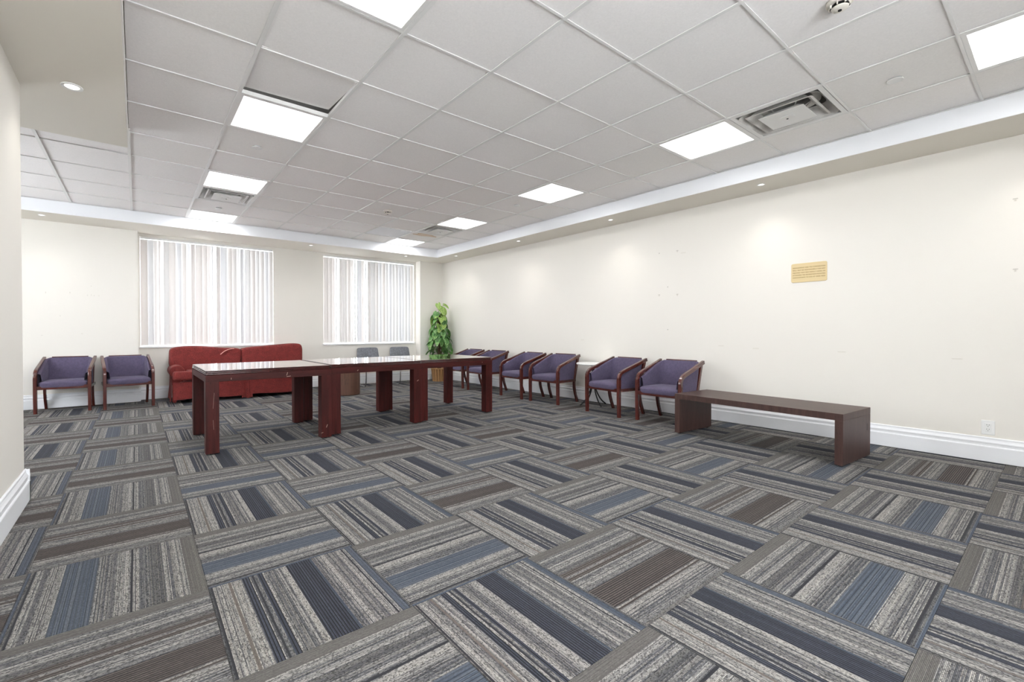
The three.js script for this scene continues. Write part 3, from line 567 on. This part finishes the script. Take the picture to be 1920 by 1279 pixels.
// ---------------------------------------------------------------- red sofa
{
  const t = thing('sofa', 'red chenille sofa with rolled arms and pleated skirt below the window', 'sofa', [1.345, 0, -7.995], 0.0);
  const dbl = redCloth.clone(); dbl.side = THREE.DoubleSide;
  mesh('base', bx(-0.87, 0.87, 0.07, 0.3, -0.36, 0.33, 0.03), redCloth, t);
  for (const s of [-1, 1]) {                      // rolled arms
    const shape = new THREE.Shape(); const cx = 0, r = 0.083;
    shape.moveTo(-0.055, 0.27); shape.lineTo(-0.055, 0.39); shape.absarc(cx, 0.44, r, Math.PI * 1.2, -Math.PI * 0.2, true); shape.lineTo(0.055, 0.39); shape.lineTo(0.055, 0.27); shape.closePath();
    const g = new THREE.ExtrudeGeometry(shape, { depth: 0.5, bevelEnabled: true, bevelSize: 0.012, bevelThickness: 0.02, bevelSegments: 4, curveSegments: 20 });
    g.translate(s * 0.885, 0, -0.3); mesh('armrest', g, redCloth, t);
    // T shaped seat cushion
    const c = new THREE.Shape(), R = 0.035; const q = [[0.03, -0.28], [0.74, -0.28], [0.74, 0.27], [0.925, 0.27], [0.925, 0.385], [0.03, 0.385]];
    q.forEach(([a, b], i) => { const [pa, pb] = q[(i + 5) % 6], [na, nb] = q[(i + 1) % 6]; const l0 = Math.hypot(pa - a, pb - b), l1 = Math.hypot(na - a, nb - b); const i0 = [a + (pa - a) / l0 * R, b + (pb - b) / l0 * R], i1 = [a + (na - a) / l1 * R, b + (nb - b) / l1 * R]; i ? c.lineTo(...i0) : c.moveTo(...i0); c.quadraticCurveTo(a, b, ...i1); }); c.closePath();
    const sg = new THREE.ExtrudeGeometry(c, { depth: 0.03, bevelEnabled: true, bevelSize: 0.022, bevelThickness: 0.045, bevelSegments: 6, curveSegments: 8 });
    sg.rotateX(HALF); sg.translate(0, 0.408, 0); if (s < 0) { sg.scale(-1, 1, 1); const p = sg.index ? sg : sg; const idx = p.attributes.position; for (const a of Object.values(p.attributes)) { const n = a.itemSize; for (let i = 0; i < idx.count; i += 3) for (let k = 0; k < n; k++) { const v = a.array[(i + 1) * n + k]; a.array[(i + 1) * n + k] = a.array[(i + 2) * n + k]; a.array[(i + 2) * n + k] = v; } } sg.computeVertexNormals(); }
    mesh('seat_cushion', metreUV(sg), redCloth, t);
    // back cushions, slumped and uneven
    const g2 = cushion(0.985, 0.5, 0.3, 0.25, 0.24, 72, 40), p = g2.attributes.position;
    for (let i = 0; i < p.count; i++) {
      let x = p.getX(i), y = p.getY(i), z = p.getZ(i); const up = clamp((y + 0.25) / 0.5);
      z += -0.07 * up; if (y > 0) { const e = s < 0 ? -0.035 * smooth(clamp((x + 0.1) / 0.55)) - 0.008 * Math.sin(x * 9) : 0.075 * (x + 0.45) - 0.04; y += e * up; }
      x += 0.012 * Math.sin(y * 14 + s); z += 0.012 * Math.sin(x * 11 + y * 9);
      if (s < 0 && x < -0.2) x += -0.0 + 0.05 * (1 - up) * clamp((-x - 0.2) / 0.3);
      if (s > 0 && x > 0.2) x -= 0.05 * (1 - up) * clamp((x - 0.2) / 0.3);
      p.setXYZ(i, x, y, z);
    }
    g2.computeVertexNormals(); g2.translate(s * 0.486, s < 0 ? 0.545 : 0.55, -0.2);
    const bc = mesh('back_cushion', g2, redCloth, t);
    if (s < 0) mesh('piping', tube([[-0.30, 0.665, -0.086], [-0.24, 0.715, -0.098], [-0.17, 0.745, -0.118], [-0.1, 0.752, -0.14]].map(([a, b, c2]) => [a - 0.0, b, c2]), 0.007, 20, 6), new THREE.MeshStandardMaterial({ color: 0xd79a92, roughness: 0.9 }), bc).userData.label = 'pale worn edge of the back cushion';
  }
  const panel = (x0, z0, x1, z1, drop, ph) => grid(40, 8, (u, v) => { const x = lerp(x0, x1, u), z = lerp(z0, z1, u), l = Math.hypot(x1 - x0, z1 - z0), nx = (z1 - z0) / l, nz = -(x1 - x0) / l, o = -(0.006 * Math.sin(u * 21 + ph) + 0.004 * Math.sin(u * 9)) * v - 0.018 * v; return [x + nx * o, lerp(0.30, drop + 0.008 * Math.sin(u * 7 + ph), v), z + nz * o, u * l, v * 0.3]; });
  for (const s of [-1, 1]) {
    mesh('skirt', panel(-0.935 * (s < 0) + 0.05 * (s > 0), 0.345, -0.05 * (s < 0) + 0.935 * (s > 0), 0.345, 0.058, s), dbl, t);
    mesh('skirt', panel(s * 0.95, s < 0 ? -0.36 : 0.33, s * 0.95, s < 0 ? 0.33 : -0.36, 0.03, 2 * s), dbl, t);
    mesh('pleat', panel(s * 0.95 - (s > 0 ? 0.05 : 0), 0.325, s * 0.95 + (s < 0 ? 0.05 : 0), 0.325, 0.02, 1), dbl, t);
    mesh('foot', bx(s * 0.8 - 0.025, s * 0.8 + 0.025, 0, 0.08, -0.03, 0.02), blackPlastic, t);
  }
  mesh('pleat', panel(-0.075, 0.335, 0.075, 0.335, 0.012, 0.4), dbl, t);
}

// ---------------------------------------------------------------- grey sled chairs
function makeSledChair(label) {
  const t = thing('sled_chair', label, 'chair', [0, 0, 0], 0, 'grey fabric chairs with chrome sled legs');
  const w = 0.225;
  for (const s of [-1, 1]) mesh('leg', tube([[s * w, 0.425, -0.2], [s * w, 0.43, 0.1], [s * w, 0.42, 0.2], [s * w, 0.36, 0.215], [s * w, 0.06, 0.2], [s * w, 0.013, 0.165], [s * w, 0.012, 0.05], [s * w, 0.012, -0.22]], 0.011, 60, 10), chrome, t);
  mesh('crossbar', tube([[-w, 0.012, -0.21], [w, 0.012, -0.21]], 0.011, 4, 10), chrome, t);
  for (const s of [-1, 1]) mesh('back_post', tube([[s * (w - 0.03), 0.42, -0.19], [s * (w - 0.03), 0.5, -0.225], [s * (w - 0.03), 0.62, -0.245]], 0.01, 16, 8), chrome, t);
  const seat = cushion(0.47, 0.07, 0.46, 0.25, 0.4); seat.translate(0, 0.455, 0.0); mesh('seat', seat, greyCloth, t);
  const back = cushion(0.455, 0.3, 0.06, 0.9, 0.22, 48, 28);
  // rounded trapezoid back pad
  const p = back.attributes.position; for (let i = 0; i < p.count; i++) { const y = p.getY(i), up = y / 0.3 + 0.5, x = p.getX(i); p.setXYZ(i, x * lerp(1.04, 0.93, up), y, p.getZ(i) + (x * x) * 0.35 - 0.05 * up); }
  back.computeVertexNormals(); back.translate(0, 0.565, -0.215); mesh('backrest', back, greyCloth, t);
  return t;
}
const sled0 = makeSledChair('grey fabric chrome legged chair under the window, closer to the red sofa');
sled0.position.set(3.57, 0, -8.02);
dup(sled0, [4.26, 0, -8.02], 0.02, 'grey fabric chrome legged chair under the window, closer to the plant');

// ---------------------------------------------------------------- brown drum, white side table, bench
{
  const t = thing('drum_stand', 'round brown wood laminate drum standing behind the joined tables', 'side table', [2.72, 0, -7.14]);
  mesh('body', new THREE.LatheGeometry([[0, 0.008], [0.212, 0.008], [0.215, 0.012], [0.215, 0.5], [0.212, 0.504], [0, 0.504]].map((p) => new THREE.Vector2(...p)), 56), laminate, t);
  mesh('top', new THREE.LatheGeometry([[0, 0.505], [0.225, 0.505], [0.228, 0.508], [0.228, 0.527], [0.225, 0.53], [0, 0.53]].map((p) => new THREE.Vector2(...p)), 56), laminate, t);
  mesh('plinth', new THREE.CylinderGeometry(0.205, 0.205, 0.008, 48).translate(0, 0.004, 0), blackPlastic, t);
}
{
  const t = thing('side_table', 'small round white topped table with curved black legs between purple chairs', 'side table', [5.03, 0, -3.99]);
  mesh('tabletop', new THREE.LatheGeometry([[0, 0.562], [0.215, 0.562], [0.226, 0.568], [0.228, 0.578], [0.222, 0.588], [0, 0.59]].map((p) => new THREE.Vector2(...p)), 56), plasticWhite, t);
  mesh('column', new THREE.CylinderGeometry(0.02, 0.02, 0.3, 20).translate(0, 0.41, 0), blackMetal, t);
  mesh('collar', new THREE.CylinderGeometry(0.06, 0.03, 0.02, 24).translate(0, 0.552, 0), blackMetal, t);
  for (let k = 0; k < 4; k++) { const a = 0.35 + k * HALF, q = (r, y) => [Math.cos(a) * r, y, Math.sin(a) * r]; mesh('leg', tube([q(0.015, 0.33), q(0.03, 0.26), q(0.07, 0.16), q(0.13, 0.07), q(0.2, 0.012)], 0.0085, 28, 8), blackMetal, t); }
}
{
  const t = thing('bench', 'low dark brown wooden bench beside the long wall', 'bench', [4.53, 0, -1.685], -0.068);
  const w = 0.575, l = 1.375, h = 0.40, k = 0.052, x = w / 2, z = l / 2;
  mesh('top', bx(-x, x, h - k, h, -z, z, 0.002, false), walnut, t);
  mesh('side_panel', bx(-x, x, 0.012, h - k, -z, -z + k, 0.002), walnut, t);
  mesh('side_panel', bx(-x, x, 0.012, h - k, z - k, z, 0.002), walnut, t);
  for (const [a, b] of [[1, 1], [-1, 1], [1, -1], [-1, -1]]) mesh('glide', new THREE.CylinderGeometry(0.014, 0.016, 0.013, 14).translate(a * (x - 0.04), 0.0065, b * (z - k / 2)), blackPlastic, t);
  mesh('notch', bx(x - 0.075, x - 0.069, 0.22, 0.275, z - 0.001, z + 0.0008), blackPlastic, t);
}

// ---------------------------------------------------------------- potted plant
{
  const t = thing('potted_plant', 'tall leafy green vine plant in a slatted wooden tub in the corner', 'plant', [5.0, 0, -7.92]);
  const pot = mesh('tub', new THREE.LatheGeometry([[0, 0.02], [0.125, 0.02], [0.15, 0.24], [0.138, 0.24], [0.13, 0.2], [0, 0.2]].map((p) => new THREE.Vector2(...p)), 32), new THREE.MeshStandardMaterial({ color: 0x6b4c30, roughness: 0.8 }), t);
  for (let k = 0; k < 18; k++) { const a = k / 18 * Math.PI * 2, g = bx(-0.021, 0.021, 0, 0.262, -0.006, 0.006, 0.002); const s = mesh('slat', g, basketWood, pot); s.position.set(Math.sin(a) * 0.136, 0.0, Math.cos(a) * 0.136); s.rotation.set(0, a, 0); s.rotateX(0.12); }
  mesh('rim', new THREE.TorusGeometry(0.168, 0.011, 8, 40).rotateX(HALF).translate(0, 0.262, 0), basketWood, pot);
  mesh('soil', new THREE.CylinderGeometry(0.134, 0.134, 0.01, 28).translate(0, 0.206, 0), new THREE.MeshStandardMaterial({ color: 0x2c2119, roughness: 1 }), pot);
  const bark = new THREE.MeshStandardMaterial({ color: 0x4a3a2a, roughness: 0.95 });
  mesh('pole', new THREE.CylinderGeometry(0.022, 0.026, 1.2, 14).translate(0, 0.77, 0), bark, t);
  seed = 8123;
  for (let k = 0; k < 6; k++) { const a0 = k * 1.05, pts = []; for (let q = 0; q <= 8; q++) { const y = 0.2 + q / 8 * rr(1.0, 1.2); pts.push([Math.cos(a0 + q * 0.7) * (0.034 + 0.02 * rnd()), y, Math.sin(a0 + q * 0.7) * (0.034 + 0.02 * rnd())]); } mesh('vine', tube(pts, 0.008, 40, 6), bark, t); }
  const leafShape = (w, l, cup) => grid(8, 10, (u, v) => {                 // heart shaped blade along +z, folded at the midrib and drooping
    const s = (u - 0.5) * 2, prof = Math.sqrt(Math.max(0, Math.sin(Math.PI * Math.min(1, 0.06 + v * 0.94)))) * (1 - 0.45 * v) * 1.25;
    const x = s * w / 2 * prof, z = v * l - (Math.abs(s) ** 1.5) * 0.18 * l * (1 - v), y = Math.abs(s) * prof * w * 0.14 - cup * v * v * l + 0.004 * Math.sin(s * 9 + v * 7);
    return [x, y, z, u, v];
  });
  const leafGeos = [leafShape(0.13, 0.155, 0.35), leafShape(0.15, 0.17, 0.5), leafShape(0.105, 0.13, 0.25), leafShape(0.14, 0.16, 0.65)];
  const leafTex = (dark, lightc, s) => dataTex(128, 128, (u, v) => { const rib = Math.abs(u - 0.5) < 0.018 ? 0.5 : 0, side = Math.abs(((v * 7 + Math.abs(u - 0.5) * 5) % 1) - 0.5) < 0.05 ? 0.22 : 0, va = clamp((vnoise(u * 9 + s, v * 9, 256, 256) - 0.52) * 3.2); return mix3(dark, lightc, clamp(Math.max(rib, side, va * 0.9))); });
  const leafMats = [[[76, 128, 62], [166, 200, 132], 1], [[92, 150, 72], [188, 214, 148], 5], [[62, 110, 54], [142, 182, 114], 9], [[132, 168, 78], [206, 220, 138], 13]].map(([a, b, s]) => new THREE.MeshPhysicalMaterial({ map: leafTex(a, b, s), roughness: 0.42, transmission: 0.18, thickness: 0, side: THREE.DoubleSide }));
  const stemMat = new THREE.MeshStandardMaterial({ color: 0x5d7a3a, roughness: 0.7 });
  const addLeaf = (a, y, r, k, sc, droop, mi) => {
    const l = mesh('leaf', leafGeos[k], leafMats[mi], t);
    l.position.set(Math.cos(a) * r, y, Math.sin(a) * r); l.rotation.order = 'YXZ'; l.rotation.set(droop, HALF - a + rr(-0.5, 0.5), rr(-0.35, 0.35)); l.scale.setScalar(sc);
    mesh('stalk', tube([[0, 0, 0.01], [0, -0.02 - 0.02 / sc, -r * 0.5 / sc], [0, -0.06 / sc, -(r - 0.03) / sc]], 0.003 / sc, 10, 5), stemMat, l);
  };
  for (let k = 0; k < 96; k++) {
    const f = k / 95, y = lerp(0.58, 1.42, f ** 1.05), a = k * 2.399 + rr(-0.3, 0.3), wide = f < 0.25 ? rr(0.15, 0.22) : lerp(0.2, 0.08, (f - 0.25) / 0.75);
    if (f < 0.25 && rnd() < 0.12) continue;
    const toward = Math.cos(a - 2.2); if (f < 0.3 && toward > 0.75) continue;    // the stems show between the lower leaves
    addLeaf(a, y + rr(-0.03, 0.03), wide * rr(0.7, 1.1), Math.floor(rnd() * 4), rr(0.8, 1.12) * (f > 0.85 ? 0.85 : 1), rr(0.35, 1.0), f > 0.7 && rnd() < 0.6 ? 3 : Math.floor(rnd() * 3));
  }
  for (const [x, y, z, sc, dr, ya] of [[-0.06, 1.6, 0.04, 0.85, 0.9, -0.3], [0.09, 1.58, 0.02, 0.85, 0.35, 0.9], [-0.02, 1.52, 0.05, 0.95, 0.8, 0.2], [0.05, 1.5, 0.05, 0.95, 0.8, 0.7]]) {
    const l = mesh('leaf', leafGeos[0], leafMats[3], t); l.position.set(x, y, z); l.rotation.order = 'YXZ'; l.rotation.set(dr, ya, 0.5); l.scale.setScalar(sc);
    mesh('stalk', tube([[0, 0, 0.01], [-x * 0.5, -0.08, -0.02], [-x, 1.22 - y, -z]], 0.0035, 12, 5), stemMat, l);
  }
}

// ---------------------------------------------------------------- brass notice plate, outlets
{
  const t = thing('notice_plate', 'small brass notice plate with engraved lettering on the long wall', 'sign', [XW, 1.607, -1.565], -HALF);
  const w = 0.296, h = 0.188, r = 0.016, s = new THREE.Shape(), x = w / 2, y = h / 2;
  s.moveTo(-x + r, -y); s.lineTo(x - r, -y); s.absarc(x - r, -y + r, r, -HALF, 0); s.lineTo(x, y - r); s.absarc(x - r, y - r, r, 0, HALF); s.lineTo(-x + r, y); s.absarc(-x + r, y - r, r, HALF, Math.PI); s.lineTo(-x, -y + r); s.absarc(-x + r, -y + r, r, Math.PI, Math.PI * 1.5);
  const g = new THREE.ExtrudeGeometry(s, { depth: 0.003, bevelEnabled: true, bevelSize: 0.001, bevelThickness: 0.001, bevelSegments: 1 }), uv = g.attributes.uv, p = g.attributes.position;
  for (let i = 0; i < uv.count; i++) uv.setXY(i, p.getX(i) / w + 0.5, p.getY(i) / h + 0.5);
  const cv = document.createElement('canvas'); cv.width = 1024; cv.height = 650; const c = cv.getContext('2d');
  c.fillStyle = '#d6c298'; c.fillRect(0, 0, 1024, 650);
  for (let i = 0; i < 500; i++) { c.fillStyle = rnd() < 0.5 ? 'rgba(240,220,170,0.12)' : 'rgba(190,160,105,0.1)'; c.fillRect(0, rnd() * 650, 1024, rr(1, 3)); }
  c.fillStyle = '#8a6f3f'; c.font = 'bold 54px sans-serif'; c.textAlign = 'left'; c.textBaseline = 'middle';
  ['MANAGEMENT AND THE CORPORATION', 'WILL NOT BE RESPONSIBLE FOR ANY', 'INJURIES THAT MAY RESULT USING OR', 'ATTENDING THE RECREATION FACILITIES', 'PARTICIPANTS TO USE AT OWN RISK'].forEach((q, i) => { const m = c.measureText(q).width || 940; c.save(); c.translate(42, 150 + i * 84); c.scale(940 / m, 1); c.fillText(q, 0, 0); c.restore(); });
  const tx = new THREE.CanvasTexture(cv); tx.colorSpace = THREE.SRGBColorSpace; tx.anisotropy = 8;
  mesh('plate', g, new THREE.MeshStandardMaterial({ map: tx, roughness: 0.42, metalness: 0.25 }), t);
}
[[-0.379, 0.268, 'white double wall outlet at the end of the long wall past the bench', 1], [-3.545, 0.25, 'white wall outlet low on the long wall behind purple chairs', 1], [-3.635, 0.25, 'white blank wall plate low on the long wall behind purple chairs', 0]].forEach(([z, y, label, sockets]) => {
  const t = thing('wall_outlet', label, 'outlet', [XW, y, z], -HALF, 'wall outlet plates');
  mesh('plate', new RoundedBoxGeometry(0.071, 0.112, 0.006, 2, 0.003).translate(0, 0, 0.003), plasticWhite, t);
  if (!sockets) return;
  const s = mesh('socket', new RoundedBoxGeometry(0.034, 0.068, 0.004, 2, 0.002).translate(0, 0, 0.0075), plasticWhite, t);
  for (const k of [-1, 1]) mesh('slots', join(bx(-0.0075, -0.0052, k * 0.017 + 0.001, k * 0.017 + 0.009, 0.0092, 0.0098), bx(0.0052, 0.0075, k * 0.017 + 0.001, k * 0.017 + 0.009, 0.0092, 0.0098), bx(-0.002, 0.002, k * 0.017 - 0.009, k * 0.017 - 0.005, 0.0092, 0.0098)), blackPlastic, s);
});

renderer.render(scene, camera);
